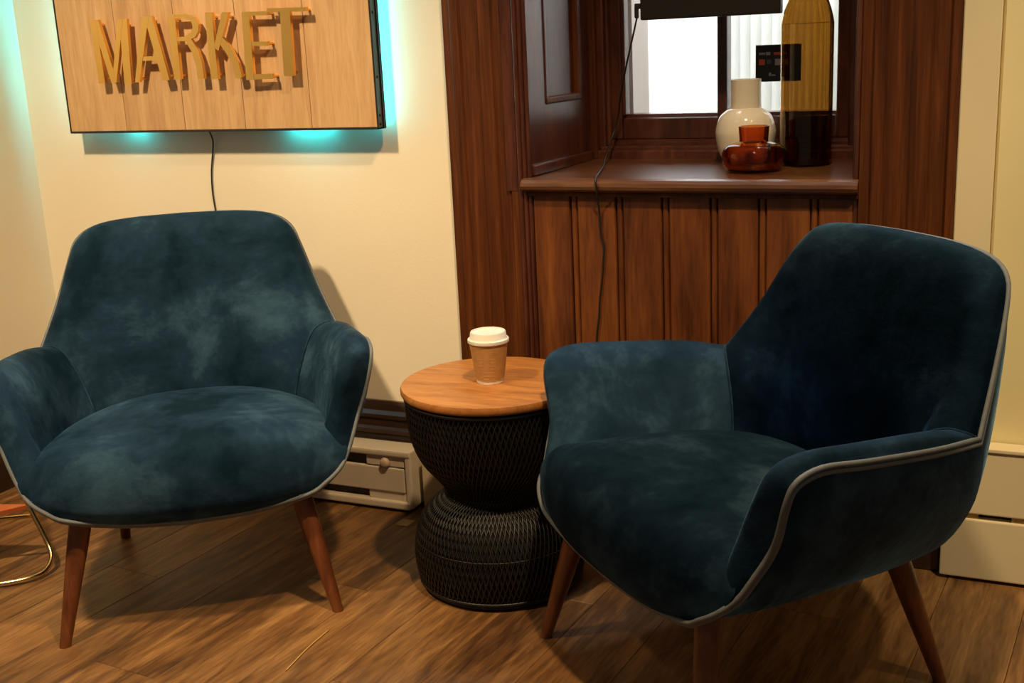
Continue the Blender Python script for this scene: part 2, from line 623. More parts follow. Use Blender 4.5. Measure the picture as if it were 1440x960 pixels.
# boarded apron under the sill
wall_apron = tag(box('wall_recess', -1.066, -0.330, 2.412, 2.50, 0, 0.772, M['wains']), kind='structure')
bx = [-1.052, -0.947, -0.842, -0.739, -0.634, -0.533, -0.428, -0.331]
for k in range(7):
    a, b_ = bx[k], bx[k + 1]
    # tongue-and-groove board with a bead along its left edge
    pr = [(a + 0.0012, 2.415)]
    for t in range(7):
        an = math.pi * (1 - t / 6)
        pr.append((a + 0.0075 + 0.0060 * math.cos(an), 2.4005 - 0.0045 * math.sin(an)))
    pr += [(a + 0.0148, 2.4045), (a + 0.0165, 2.3975), (a + 0.019, 2.395), (b_ - 0.003, 2.395), (b_ - 0.0010, 2.398), (b_ - 0.0010, 2.415)]
    extrude_z('board', pr, 0.0, 0.772, M['wains'], wall_apron)

# ------------------------------------------------------------------ window
win = tag(empty('window_1', (0, 0, 0)), kind='structure')
sill_prof = [(2.745, 0.772), (2.745, 0.803), (2.385, 0.800), (2.374, 0.797), (2.367, 0.791), (2.365, 0.784), (2.368, 0.777), (2.375, 0.772)]
extrude_x('sill', sill_prof, -1.052, -0.3335, M['sill'], win)
box('sill_bead', -1.052, -0.3335, 2.384, 2.40, 0.760, 0.772, M['casing'], win, 0.004)
DW = M['darkwood']
FY = 2.75
# sub-sill steps under the sash
extrude_x('stool_moulding', [(2.80, 0.803), (2.80, 0.826), (2.742, 0.824), (2.738, 0.820), (2.738, 0.803)], -1.02, -0.36, DW, win)
extrude_x('stool_step', [(2.82, 0.824), (2.82, 0.835), (2.752, 0.833), (2.748, 0.829), (2.748, 0.824)], -1.0, -0.38, DW, win)
# sloped weather rail
extrude_x('lower_rail_slope', [(2.83, 0.833), (2.83, 0.853), (2.785, 0.852), (2.760, 0.839), (2.760, 0.833)], -0.985, -0.39, DW, win)
# sash
box('sash_bottom_rail', -0.9505, -0.4435, 2.774, 2.815, 0.848, 0.898, DW, win, 0.003)
extrude_x('glazing_bead', [(2.815, 0.896), (2.815, 0.908), (2.795, 0.906), (2.777, 0.896)], -0.95, -0.43, DW, win)
box('sash_stile', -0.985, -0.952, 2.772, 2.815, 0.848, ZT, DW, win, 0.004)
box('sash_stile', -0.442, -0.412, 2.772, 2.815, 0.848, ZT, DW, win, 0.004)
box('mullion', -0.716, -0.692, 2.770, 2.815, 0.896, ZT, DW, win, 0.005)
# frame posts left and right (stepped stops)
box('frame_post', -1.07, -1.005, 2.735, 2.83, 0.803, ZT, M['casing'], win, 0.003)
box('frame_stop', -1.008, -0.988, 2.750, 2.83, 0.826, ZT, DW, win, 0.005)
lathe('frame_bead', [(0.0065, 0), (0.0065, ZT - 0.835)], DW, win, 12, (-0.984, 2.765, 0.835))
box('glazing_stop', -0.955, -0.945, 2.780, 2.812, 0.905, ZT, DW, win, 0.002)
box('frame_post', -0.385, -0.30, 2.735, 2.83, 0.803, ZT, M['casing'], win, 0.003)
box('frame_stop', -0.412, -0.383, 2.750, 2.83, 0.826, ZT, DW, win, 0.005)
# panes
box('pane', -0.952, -0.710, 2.795, 2.799, 0.90, ZT, M['pane'], win)
box('pane', -0.698, -0.440, 2.795, 2.799, 0.90, ZT, M['pane'], win)


# splayed shutter leaves lining the recess; local frame: u along depth, z up
def shutter(xa, ya, xb, yb, side):
    root = empty('shutter', (xa, ya, 0.806))
    root.parent = win
    ang = math.atan2(yb - ya, xb - xa)
    root.rotation_euler = (0, 0, ang)
    L_ = math.hypot(xb - xa, yb - ya)
    s = -1 if side == 'l' else 1         # direction into the room recess (local y)
    H = ZT - 0.806

    def bx_(nm, u0, u1, d0, d1, z0, z1, mat=DW, bev=0.002):
        lo, hi = sorted((s * d0, s * d1))
        return box(nm, u0, u1, lo, hi, z0, z1, mat, root, bev)
    bx_('shutter_stile', 0.0, 0.085, -0.02, 0.0, 0.02, H)
    bx_('shutter_stile', L_ - 0.055, L_, -0.02, 0.0, 0.02, H)
    bx_('shutter_rail', 0.08, L_ - 0.05, -0.02, 0.0, 0.02, 0.150)
    bx_('shutter_panel', 0.07, L_ - 0.04, -0.02, -0.010, 0.14, H)
    # raised moulding round the panel: bottom and both sides
    bx_('panel_moulding', 0.083, L_ - 0.053, -0.012, 0.004, 0.146, 0.162, M['casing'], 0.004)
    bx_('panel_moulding', L_ - 0.071, L_ - 0.053, -0.012, 0.004, 0.150, H, M['casing'], 0.004)
    bx_('panel_moulding', 0.083, 0.095, -0.012, 0.003, 0.150, H, DW, 0.003)
    bx_('shutter_foot', 0.0, L_, -0.02, 0.008, -0.004, 0.020, DW, 0.004)


shutter(-1.040, 2.405, -1.020, 2.735, 'l')
shutter(-0.340, 2.410, -0.384, 2.735, 'r')
box('reveal_lining', -1.09, -1.064, 2.38, 2.80, 0.772, ZT, DW, win)
box('reveal_lining', -0.330, -0.300, 2.46, 2.80, 0.772, ZT, DW, win)

# outside the window
wo = tag(box('wall_outside', -4.2, 1.6, 4.0, 4.1, -0.2, 3.2, M['outwall']), kind='structure')
pts = []
x = -1.04
k = 0
xa, xb, yy = -0.905, -0.45, 3.65
nr = 14
for i in range(nr * 6 + 1):
    t = i / (nr * 6)
    pts.append((xa + (xb - xa) * t, yy - 0.010 * abs(math.sin(math.pi * t * nr))))
pts += [(xb, yy + 0.03), (xa, yy + 0.03)]
rib = extrude_z('ribbed_screen', pts, -0.2, 1.9, M['ribbed'])
tag(rib, 'pale grey ribbed screen standing outside the right window pane', 'screen')
bj = box('stone_jamb', -1.10, -0.952, 2.86, 2.99, -0.2, 1.9, M['outbeige'])
tag(bj, 'beige stone jamb outside the left edge of the window', 'jamb')

# ------------------------------------------------------------------ armchairs
A_ = [(.325, .205, .483)]
back_P = [(0, .342, .741), (.12, .340, .738), (.198, .334, .727), (.239, .326, .702), (.259, .306, .656), (.288, .258, .570), (.323, .198, .484)]
back_I = [
    [(0, .321, .748), (0, .290, .734), (0, .262, .680), (0, .205, .500), (0, .165, .320)],
    [(.12, .319, .745), (.115, .288, .731), (.112, .259, .678), (.105, .202, .500), (.10, .163, .320)],
    [(.194, .312, .734), (.182, .282, .718), (.170, .254, .658), (.160, .197, .490), (.150, .158, .320)],
    [(.233, .303, .706), (.214, .274, .690), (.198, .248, .635), (.185, .190, .475), (.175, .150, .320)],
    [(.254, .286, .667), (.235, .256, .655), (.216, .234, .605), (.198, .180, .455), (.186, .145, .320)],
    [(.282, .240, .578), (.262, .216, .574), (.238, .204, .537), (.212, .165, .430), (.197, .138, .320)],
    [(.315, .182, .493), (.290, .162, .496), (.262, .147, .475), (.232, .138, .400), (.210, .125, .320)]]
back_O = [
    [(0, .366, .620), (0, .372, .470), (0, .332, .315), (0, .22, .225)],
    [(.125, .362, .620), (.12, .366, .470), (.11, .325, .315), (.08, .215, .225)],
    [(.202, .344, .610), (.188, .340, .460), (.170, .305, .310), (.13, .20, .225)],
    [(.242, .326, .600), (.225, .319, .455), (.198, .280, .305), (.145, .195, .225)],
    [(.265, .300, .570), (.252, .293, .440), (.222, .256, .305), (.155, .185, .225)],
    [(.295, .254, .510), (.284, .249, .400), (.248, .226, .295), (.165, .17, .225)],
    [(.325, .206, .440), (.310, .203, .365), (.265, .180, .285), (.175, .14, .225)]]
arm_P = [(.323, .198, .484), (.348, .09, .495), (.365, -.05, .510), (.373, -.135, .520), (.3745, -.180, .508), (.368, -.192, .477), (.353, -.193, .427),
         (.339, -.197, .392), (.325, -.213, .355), (.311, -.228, .323), (.292, -.250, .297)]
arm_I = [
    back_I[-1],
    [(.338, .088, .511), (.314, .085, .513), (.287, .080, .486), (.260, .072, .400), (.245, .065, .320)],
    [(.354, -.05, .526), (.330, -.05, .526), (.302, -.05, .490), (.274, -.05, .400), (.260, -.05, .320)],
    [(.360, -.142, .533), (.334, -.147, .531), (.306, -.142, .492), (.280, -.132, .400), (.262, -.125, .320)],
    [(.357, -.191, .518), (.332, -.194, .514), (.303, -.182, .475), (.280, -.165, .400), (.262, -.150, .320)],
    [(.350, -.203, .482), (.326, -.208, .478), (.298, -.200, .447), (.278, -.182, .390), (.260, -.170, .320)],
    [(.335, -.205, .431), (.311, -.212, .430), (.287, -.208, .412), (.271, -.192, .375), (.258, -.180, .320)],
    [(.321, -.210, .395), (.298, -.218, .394), (.278, -.214, .382), (.266, -.200, .360), (.255, -.190, .315)],
    [(.308, -.224, .357), (.288, -.230, .355), (.270, -.225, .346), (.260, -.220, .335), (.250, -.200, .310)],
    [(.296, -.240, .322), (.278, -.242, .318), (.262, -.236, .312), (.254, -.225, .305), (.245, -.210, .300)],
    [(.280, -.250, .297), (.265, -.248, .295), (.255, -.242, .292), (.248, -.235, .290), (.240, -.220, .285)]]
arm_O = [
    back_O[-1],
    [(.345, .09, .440), (.325, .09, .360), (.275, .08, .280), (.185, .06, .225)],
    [(.360, -.05, .450), (.338, -.05, .365), (.283, -.05, .280), (.19, -.05, .225)],
    [(.367, -.125, .455), (.342, -.12, .370), (.285, -.12, .280), (.19, -.12, .225)],
    [(.367, -.165, .445), (.342, -.15, .365), (.285, -.14, .280), (.19, -.14, .225)],
    [(.362, -.175, .435), (.338, -.16, .360), (.283, -.15, .280), (.19, -.15, .225)],
    [(.348, -.178, .400), (.328, -.168, .345), (.278, -.16, .275), (.19, -.16, .225)],
    [(.334, -.185, .370), (.315, -.178, .330), (.272, -.168, .272), (.19, -.165, .225)],
    [(.320, -.203, .335), (.302, -.195, .310), (.265, -.18, .268), (.185, -.17, .225)],
    [(.306, -.220, .310), (.288, -.212, .293), (.255, -.195, .262), (.18, -.175, .225)],
    [(.285, -.243, .287), (.268, -.235, .275), (.240, -.215, .255), (.17, -.18, .223)]]
fr_P = [(.262, -.262, .275), (.225, -.264, .255), (.12, -.264, .236), (0, -.264, .229)]
fr_O = [
    [(.256, -.255, .266), (.240, -.248, .258), (.215, -.230, .245), (.15, -.185, .22)],
    [(.220, -.257, .247), (.205, -.250, .240), (.180, -.235, .232), (.12, -.19, .217)],
    [(.118, -.257, .228), (.110, -.250, .224), (.095, -.235, .219), (.06, -.195, .213)],
    [(0, -.257, .221), (0, -.250, .218), (0, -.235, .215), (0, -.195, .212)]]


def grid_mesh(rows):
    """rows: list of equal-length point lists -> verts, quad faces."""
    R_, C_ = len(rows), len(rows[0])
    V = [p for r in rows for p in r]
    F = [(i * C_ + j, i * C_ + j + 1, (i + 1) * C_ + j + 1, (i + 1) * C_ + j) for i in range(R_ - 1) for j in range(C_ - 1)]
    return V, F


def mirror_rows(rows):
    """rows run along the right half starting on the mirror plane; returns left..right."""
    m = [[(-p[0], p[1], p[2]) for p in r] for r in rows[1:]][::-1]
    return m + [list(map(tuple, r)) for r in rows]


NB, NS = 4, 5
bi = catmull([[p] + i for p, i in zip(back_P, back_I)], NB)
ai = catmull([[p] + i for p, i in zip(arm_P, arm_I)], NB)
bo = catmull([[p] + i for p, i in zip(back_P, back_O)], NB)
ao = catmull([[p] + i for p, i in zip(arm_P + fr_P, arm_O + fr_O)], NB)


def profile_dense(sections):
    return [catmull(s, NS) for s in sections]


def make_chair(name):
    root = empty(name, (0, 0, 0))
    # inner back
    rows = mirror_rows(profile_dense(bi))
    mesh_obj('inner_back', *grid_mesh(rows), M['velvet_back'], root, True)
    # inner arms
    ar = profile_dense(ai)
    for s in (1, -1):
        rr = [[(s * p[0], p[1], p[2]) for p in r] for r in ar]
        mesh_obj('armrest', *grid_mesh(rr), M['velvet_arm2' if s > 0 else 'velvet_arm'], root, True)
    # outer shell: back + arms + front lip, closed by a bottom plate
    half = profile_dense(bo) + profile_dense(ao)[1:]
    left = [[(-p[0], p[1], p[2]) for p in r] for r in half[1:-1]][::-1]
    loop = [list(map(tuple, r)) for r in half] + left
    V, F = grid_mesh(loop + [loop[0]])
    C_ = len(loop[0])
    nl = len(loop)
    F2 = [tuple((i if i < nl * C_ else i - nl * C_) for i in q_) for q_ in F]
    V = V[:nl * C_]
    F2.append(tuple(i * C_ + C_ - 1 for i in range(nl)))
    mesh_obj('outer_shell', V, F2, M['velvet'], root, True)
    # seat cushion, running over the front edge down to the piping
    cr = [(.175, .300, .180, .150, .300, 2.4), (.166, .350, .195, .130, .330, 2.4), (.122, .384, .222, .090, .350, 2.6), (.040, .399, .250, .020, .357, 3.0),
          (-.06, .406, .265, -.07, .362, 3.0), (-.15, .406, .273, -.15, .367, 3.0), (-.220, .399, .281, -.205, .368, 3.2), (-.265, .376, .296, -.222, .354, 3.4),
          (-.287, .328, .309, -.232, .332, 3.2), (-.286, .266, .306, -.240, .318, 3.4), (-.267, .231, .299, -.246, .304, 3.6)]
    ck = catmull(cr, 5)
    us = np.linspace(-1, 1, 37)
    rows = []
    for yc, zc, w, ye, ze, p in ck:
        row = []
        for u in us:
            t = abs(u) ** p
            row.append((w * u, yc + (ye - yc) * t, zc + (ze - zc) * t))
        rows.append(row)
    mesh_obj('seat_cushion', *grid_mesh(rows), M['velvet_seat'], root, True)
    # piping: a double cord following the whole rim
    halfp = [r[0] for r in bo] + [r[0] for r in ao][1:]
    halfo = []
    for r in half:
        P0 = Vector(r[0])
        d = Vector(r[2]) - P0
        halfo.append(P0 + d.normalized() * 0.0085)
    def ring(h):
        h = [tuple(p) for p in h]
        return h + [(-p[0], p[1], p[2]) for p in h[1:-1]][::-1]
    mesh_obj('piping', *merge([tube_data(ring(halfp), 0.0043, 8, True), tube_data(ring(halfo), 0.0040, 8, True)]), M['piping'], root, True)
    # stitched seams between back and arms
    for s in (1, -1):
        tube('seam', [(s * (p[0] - .001), p[1] - .002, p[2] + .001) for p in profile_dense(ai)[0][1:]], 0.0022, M['velvet'], root, 6)
    # legs
    for s in (1, -1):
        for top, bot in (((.205, -.205, .262), (.263, -.263, 0)), ((.185, .165, .262), (.210, .258, 0))):
            T, B_ = Vector((s * top[0], top[1], top[2])), Vector((s * bot[0], bot[1], bot[2]))
            d = (B_ - T)
            pts = [T + d * t for t in (0, .3, .6, .9, 1.0)]
            V, F = [], []
            nn = 20
            rad = [.0225, .0205, .0165, .0125, .0112]
            for P_, r_ in zip(pts, rad):
                for k_ in range(nn):
                    a_ = 2 * math.pi * k_ / nn
                    V.append((P_.x + r_ * math.cos(a_), P_.y + r_ * math.sin(a_), P_.z))
            for i_ in range(4):
                for k_ in range(nn):
                    F.append((i_ * nn + k_, i_ * nn + (k_ + 1) % nn, (i_ + 1) * nn + (k_ + 1) % nn, (i_ + 1) * nn + k_))
            F += [tuple(range(nn)), tuple(4 * nn + k_ for k_ in range(nn))]
            lg = mesh_obj('leg', V, F, M['leg'], root, True)
            lg.data.set_sharp_from_angle(angle=math.radians(50))
    return root


ch1 = make_chair('velvet_armchair')
ch1.location = (-1.615, 1.875, 0)
ch1.rotation_euler = (0, 0, math.radians(35.2))
tag(ch1, 'teal velvet armchair beneath the lit wooden sign', 'armchair', 'teal velvet armchairs')
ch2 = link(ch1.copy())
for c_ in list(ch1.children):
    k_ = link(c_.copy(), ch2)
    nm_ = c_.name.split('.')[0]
    if nm_ in LIT_SHADED and not (nm_ == 'armrest' and '.' not in c_.name):
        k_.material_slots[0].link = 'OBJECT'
        k_.material_slots[0].material = LIT_SHADED[nm_]
ch2.location = (-.440, 1.874, 0)
ch2.rotation_euler = (0, 0, math.radians(-41.5))
tag(ch2, 'teal velvet armchair in front of the boarded window recess', 'armchair', 'teal velvet armchairs')

# ------------------------------------------------------------------ side table with woven base
TX, TY = -1.000, 2.064
tb = empty('side_table', (TX, TY, 0))
tag(tb, 'round wood topped side table on a black woven hourglass base', 'side table')
lathe('table_top', [(0.179, 0.412), (0.184, 0.414), (0.186, 0.418), (0.186, 0.425), (0.184, 0.4295), (0.180, 0.430)], M['tabletop'], tb, 96)
prof = [(0.160, 0.004), (0.171, 0.020), (0.1775, 0.052), (0.1770, 0.088), (0.169, 0.125), (0.152, 0.158), (0.125, 0.184), (0.106, 0.199), (0.110, 0.216),
        (0.130, 0.243), (0.152, 0.272), (0.168, 0.310), (0.175, 0.350), (0.177, 0.385), (0.176, 0.411)]
pd = catmull(prof, 4)
lathe('shade_core', [(r * 0.965, z) for r, z in pd], M['shade_core'], tb, 48)  # added dark core stands in for the shade inside the open weave
parts = []
NST = 104
for fam, rr in ((1, 0.0), (-1, 0.0013)):
    for i in range(NST):
        th0 = 2 * math.pi * i / NST
        pts = []
        for j, (r, z) in enumerate(pd):
            t = j / (len(pd) - 1)
            th = th0 + fam * 0.95 * t
            w = 0.0009 * math.sin(j * math.pi + i * math.pi)
            pts.append(((r - rr) * math.cos(th), (r - rr) * math.sin(th), z))
        parts.append(tube_data(pts, 0.0017, 4))
wv = mesh_obj('woven_strands', *merge(parts), M['rattan'], tb, True)
tag(wv, kind='stuff')
for zr, rr in ((0.006, 0.162), (0.016, 0.170), (0.107, 0.1735), (0.406, 0.1775)):
    tube('rattan_ring', [(rr * math.cos(2 * math.pi * k / 64), rr * math.sin(2 * math.pi * k / 64), zr) for k in range(64)], 0.0040 if zr < .05 or zr > .4 else 0.0016, M['rattan'], tb, 6, True)

# ------------------------------------------------------------------ paper cup
cp = empty('paper_cup', (-1.000, 2.058, 0.430))
tag(cp, 'brown ripple paper coffee cup with white lid on the round table', 'cup')
lathe('cup_body', [(0.0262, 0.0), (0.0272, 0.0006), (0.0282, 0.010), (0.0385, 0.089), (0.0385, 0.091)], M['cup'], cp, 48)
sl = []
nrip = 26
for i in range(nrip * 4 + 1):
    t = i / (nrip * 4)
    sl.append((0.0290 + (0.0394 - 0.0290) * t + 0.00028 * math.cos(t * nrip * 2 * math.pi), 0.0085 + t * 0.0785))
lathe('sleeve', sl, M['kraft'], cp, 48)
lathe('lid', [(0.0392, 0.084), (0.0415, 0.084), (0.0420, 0.087), (0.0415, 0.0905), (0.0385, 0.0915), (0.0372, 0.0930), (0.0358, 0.1035), (0.0345, 0.1055), (0.0330, 0.1055), (0.0322, 0.1030), (0.0200, 0.1026)], M['lid'], cp, 56)

# ------------------------------------------------------------------ wall sign
SY0, SY1 = 2.340, 2.374
sg = empty('wall_sign', (-1.834, SY1, 0.915))
tag(sg, 'lit wooden wall sign with gold MARKET letters and black edge', 'sign')


def ch(o):
    o.parent = sg
    o.matrix_parent_inverse = Matrix.Translation(-sg.location)
    return o


SX0, SX1, SZ0, SZ1 = -2.303, -1.384, 0.914, 1.62
sx = [SX0 + 0.004, -2.115, -1.931, -1.751, -1.563, SX1 - 0.004]
for k in range(5):
    ch(box('plank', sx[k] + 0.0006, sx[k + 1] - 0.0006, SY0, SY0 + 0.014, SZ0 + 0.005, SZ1, M['signwood'], None, 0.0008, 1))
ch(box('backing', SX0 + 0.004, SX1 - 0.004, SY0 + 0.0145, SY1, SZ0 + 0.006, SZ1, M['blackmatte']))
ch(box('frame_edge', SX0, SX0 + 0.004, SY0 - 0.001, SY1, SZ0, SZ1, M['black'], None, 0.001, 1))
ch(box('frame_edge', SX0, SX1, SY0 - 0.001, SY1, SZ0, SZ0 + 0.005, M['black'], None, 0.001, 1))
re_ = ch(box('frame_edge', SX1 - 0.004, SX1, SY0 - 0.001, SY1, SZ0, SZ1, M['black'], None, 0.001, 1))
for yy in (2.362, 2.368):
    ch(box('edge_rib', SX1 - 0.002, SX1 + 0.003, yy - 0.002, yy + 0.002, SZ0 + 0.001, SZ1, M['black'], None, 0.001, 1))
for zz in (0.925, 0.945, 1.03, 1.17, 1.30):
    v, f = lathe_data([(0.0032, 0), (0.0032, 0.0022), (0.002, 0.003)], 12)
    v = [(SX1 - 0.0004 + c, 2.350 + a, zz + b) for a, b, c in v]
    ch(mesh_obj('screw', v, f, M['blackmatte']))
LET = {
    'M': [[(-2.1615, 1.1914), (-2.1428, 1.1904), (-2.1392, 1.0387), (-2.1598, 1.0379)], [(-2.1568, 1.1911), (-2.1366, 1.1901), (-2.1011, 1.0402), (-2.1192, 1.0389)], [(-2.0753, 1.1882), (-2.0593, 1.1874), (-2.1025, 1.0402), (-2.1169, 1.0388)], [(-2.0707, 1.1883), (-2.0468, 1.1879), (-2.0566, 1.0344), (-2.0787, 1.0339)]],
    'A': [[(-2.0006, 1.1915), (-1.9781, 1.1910), (-2.0306, 1.0379), (-2.0445, 1.0379)], [(-1.9926, 1.1910), (-1.9693, 1.1906), (-1.9381, 1.0409), (-1.9595, 1.0394)], [(-2.0256, 1.0979), (-1.9619, 1.0981), (-1.9603, 1.0876), (-2.0291, 1.0879)]],
    'R': [[(-1.9209, 1.1917), (-1.9002, 1.1912), (-1.9040, 1.0416), (-1.9241, 1.0415)], [(-1.9165, 1.1915), (-1.8727, 1.1909), (-1.8434, 1.1827), (-1.8338, 1.1654), (-1.8367, 1.1504), (-1.8500, 1.1358), (-1.8750, 1.1290), (-1.9057, 1.1296), (-1.9043, 1.1391), (-1.8779, 1.1393), (-1.8592, 1.1481), (-1.8519, 1.1596), (-1.8543, 1.1732), (-1.8741, 1.1809), (-1.9170, 1.1820)], [(-1.8807, 1.1347), (-1.8612, 1.1339), (-1.8449, 1.1101), (-1.8362, 1.0791), (-1.8351, 1.0403), (-1.8547, 1.0402), (-1.8545, 1.0729), (-1.8633, 1.1040)]],
    'K': [[(-1.8121, 1.1912), (-1.7924, 1.1905), (-1.7940, 1.0385), (-1.8144, 1.0384)], [(-1.7634, 1.1890), (-1.7445, 1.1884), (-1.7847, 1.1027), (-1.7925, 1.1081), (-1.7941, 1.1182)], [(-1.7872, 1.1281), (-1.7716, 1.1358), (-1.7484, 1.1097), (-1.7316, 1.0755), (-1.7246, 1.0415), (-1.7322, 1.0377), (-1.7448, 1.0387), (-1.7490, 1.0728), (-1.7664, 1.1020)]],
    'E': [[(-1.7083, 1.1868), (-1.6879, 1.1861), (-1.6919, 1.0342), (-1.7136, 1.0344)], [(-1.7037, 1.1869), (-1.6374, 1.1850), (-1.6375, 1.1763), (-1.7048, 1.1782)], [(-1.6983, 1.1198), (-1.6439, 1.1187), (-1.6442, 1.1089), (-1.6996, 1.1100)], [(-1.7112, 1.0466), (-1.6398, 1.0463), (-1.6398, 1.0349), (-1.7127, 1.0344)]],
    'T': [[(-1.6375, 1.1915), (-1.5321, 1.1884), (-1.5322, 1.1796), (-1.6377, 1.1821)], [(-1.6025, 1.1867), (-1.5760, 1.1861), (-1.5804, 1.0397), (-1.6080, 1.0398)]]}
PINS = {'M': [(-2.1456, 1.1786), (-2.0650, 1.1756), (-2.1476, 1.0496), (-2.0690, 1.0445)], 'A': [(-1.9833, 1.1807), (-2.0347, 1.0456), (-1.9520, 1.0496)],
        'R': [(-1.9107, 1.1807), (-1.9127, 1.0496), (-1.8472, 1.0496)], 'K': [(-1.8018, 1.1807), (-1.7564, 1.1786), (-1.8028, 1.0496), (-1.7363, 1.0456)],
        'E': [(-1.6959, 1.1807), (-1.6435, 1.1807), (-1.6495, 1.1141), (-1.6455, 1.0405)], 'T': [(-1.6253, 1.1857), (-1.5427, 1.1837), (-1.5921, 1.0496)]}
for L_, polys in LET.items():
    parts = []
    for k, poly in enumerate(polys):
        e = 0.0003 * k
        q = len(poly)
        v = [(x, 2.310 + e, z) for x, z in poly] + [(x, 2.320 - e, z) for x, z in poly]
        f = [(i, (i + 1) % q, q + (i + 1) % q, q + i) for i in range(q)] + [tuple(range(q)), tuple(range(2 * q - 1, q - 1, -1))]
        parts.append((v, f))
    lo = ch(mesh_obj('letter', *merge(parts), M['gold']))
    tag(lo, 'gold letter ' + L_)
    for x, z in PINS[L_]:
        v, f = lathe_data([(0.0035, 0), (0.0035, SY0 - 2.3195)], 10)
        mesh_obj('standoff_pin', [(x + a - sg.location.x, 2.3195 + c - sg.location.y, z + b - sg.location.z) for a, b, c in v], f, M['gold'], lo).matrix_parent_inverse = Matrix.Translation(sg.location)
# light strips hidden behind the sign edges
ch(box('led_strip', SX0 + 0.030, SX0 + 0.036, SY1, SY1 + 0.008, 0.96, SZ1, M['led_long']))
ch(box('led_strip', SX1 - 0.022, SX1 - 0.016, SY1, SY1 + 0.008, 0.93, SZ1, M['led']))
ch(box('led_strip', -2.16, -2.10, SY1, SY1 + 0.008, 0.935, 0.941, M['led']))
ch(box('led_strip', -1.66, -1.54, SY1, SY1 + 0.008, 0.930, 0.936, M['led']))
ch(box('mount_block', -2.0, -1.7, SY1, WY, 1.2, 1.26, M['black']))

cd = tube('power_cord', catmull([(-1.896, 2.372, .93), (-1.893, 2.388, .900), (-1.896, 2.394, .875), (-1.910, 2.395, .814), (-1.914, 2.395, .760), (-1.911, 2.395, .709), (-1.905, 2.395, .60), (-1.90, 2.395, .45), (-1.89, 2.39, .30)], 5), 0.0019, M['blackmatte'], None, 8)
tag(cd, 'thin dark cord hanging down the wall from the sign', 'cord')

# ------------------------------------------------------------------ things in the window
DZ = 0.803


def vessel(name, prof_o, th, mat, c, n=64):
    """thick-walled vessel: outer profile up, inner profile down."""
    o = catmull(prof_o, 4)
    inner = [(max(r - th, 0.001), max(z, th * 1.6)) for r, z in o[::-1]]
    prof_ = [tuple(p) for p in o] + inner
    return lathe(name, prof_, mat, None, n, c)


b_ = vessel('tall_bottle', [(0.046, 0.0), (0.053, 0.003), (0.0555, 0.010), (0.0555, 0.06), (0.0555, 0.15), (0.0555, 0.285), (0.0552, 0.300), (0.0505, 0.322), (0.0430, 0.345), (0.0340, 0.368), (0.0275, 0.392), (0.0250, 0.42), (0.0245, 0.50), (0.028, 0.505), (0.028, 0.515)], 0.003, M['olive'], (-0.483, 2.632, DZ))
tag(b_, 'tall olive amber glass bottle on the window sill', 'bottle')
b_ = vessel('bulb_vase', [(0.034, 0.0), (0.045, 0.003), (0.060, 0.028), (0.0665, 0.060), (0.066, 0.080), (0.058, 0.104), (0.044, 0.118), (0.036, 0.1225), (0.0345, 0.126), (0.034, 0.150), (0.034, 0.178), (0.0342, 0.186)], 0.004, M['milk'], (-0.622, 2.660, DZ - 0.001))
tag(b_, 'white bulb shaped vase with straight neck on the window sill', 'vase')
b_ = vessel('squat_vase', [(0.040, 0.0), (0.054, 0.002), (0.063, 0.010), (0.067, 0.026), (0.0655, 0.042), (0.055, 0.054), (0.040, 0.059), (0.032, 0.061), (0.0305, 0.064), (0.0315, 0.080), (0.0325, 0.094)], 0.004, M['amber'], (-0.572, 2.522, DZ - 0.001))
tag(b_, 'squat brown glass vase in front of the white vase', 'vase')

sc_ = empty('hanging_screen', (-0.69, 2.615, 1.125))
tag(sc_, 'black flat screen hanging in front of the window', 'screen')


def chs(o):
    o.parent = sc_
    o.matrix_parent_inverse = Matrix.Translation(-sc_.location)
    return o


chs(box('screen_body', -0.846, -0.535, 2.600, 2.630, 1.125, 1.42, M['blackmatte'], None, 0.004))
v, f = lathe_data([(0.0028, 0), (0.0028, 0.002)], 10)
chs(mesh_obj('screw', [(-0.724 + a, 2.600 - c, 1.133 + b) for a, b, c in v], f, M['black']))
chs(box('plug', -0.861, -0.845, 2.606, 2.618, 1.150, 1.162, M['blackmatte'], None, 0.002))
chs(box('plug', -0.862, -0.853, 2.607, 2.617, 1.130, 1.156, M['blackmatte'], None, 0.003))
chs(box('hanger', -0.82, -0.81, 2.612, 2.618, 1.42, ZT, M['black']))
chs(box('hanger', -0.57, -0.56, 2.612, 2.618, 1.42, ZT, M['black']))
cd = tube('screen_cord', catmull([(-.857, 2.612, 1.132), (-.866, 2.61, 1.094), (-.884, 2.62, 1.04), (-.918, 2.67, .965), (-.938, 2.70, .906), (-.950, 2.690, .86), (-.945, 2.62, .815), (-.928, 2.56, .8055), (-.890, 2.42, .805), (-.876, 2.366, .802), (-.872, 2.360, .785), (-.875, 2.375, .755), (-.877, 2.388, .724), (-.875, 2.390, .678), (-.869, 2.39, .65), (-.872, 2.39, .62), (-.874, 2.39, .591), (-.882, 2.39, .535), (-.885, 2.39, .494), (-.891, 2.39, .453), (-.893, 2.39, .40), (-.89, 2.39, .25), (-.88, 2.385, .06)], 4), 0.0022, M['blackmatte'], None, 6)
tag(cd, 'thin black cord running from the hanging screen over the sill', 'cord')

nc = empty('window_notice', (-0.58, 2.790, 0.975))
tag(nc, 'small black printed notice stuck on the right window pane', 'notice')


def chn(o):
    o.parent = nc
    o.matrix_parent_inverse = Matrix.Translation(-nc.location)
    return o


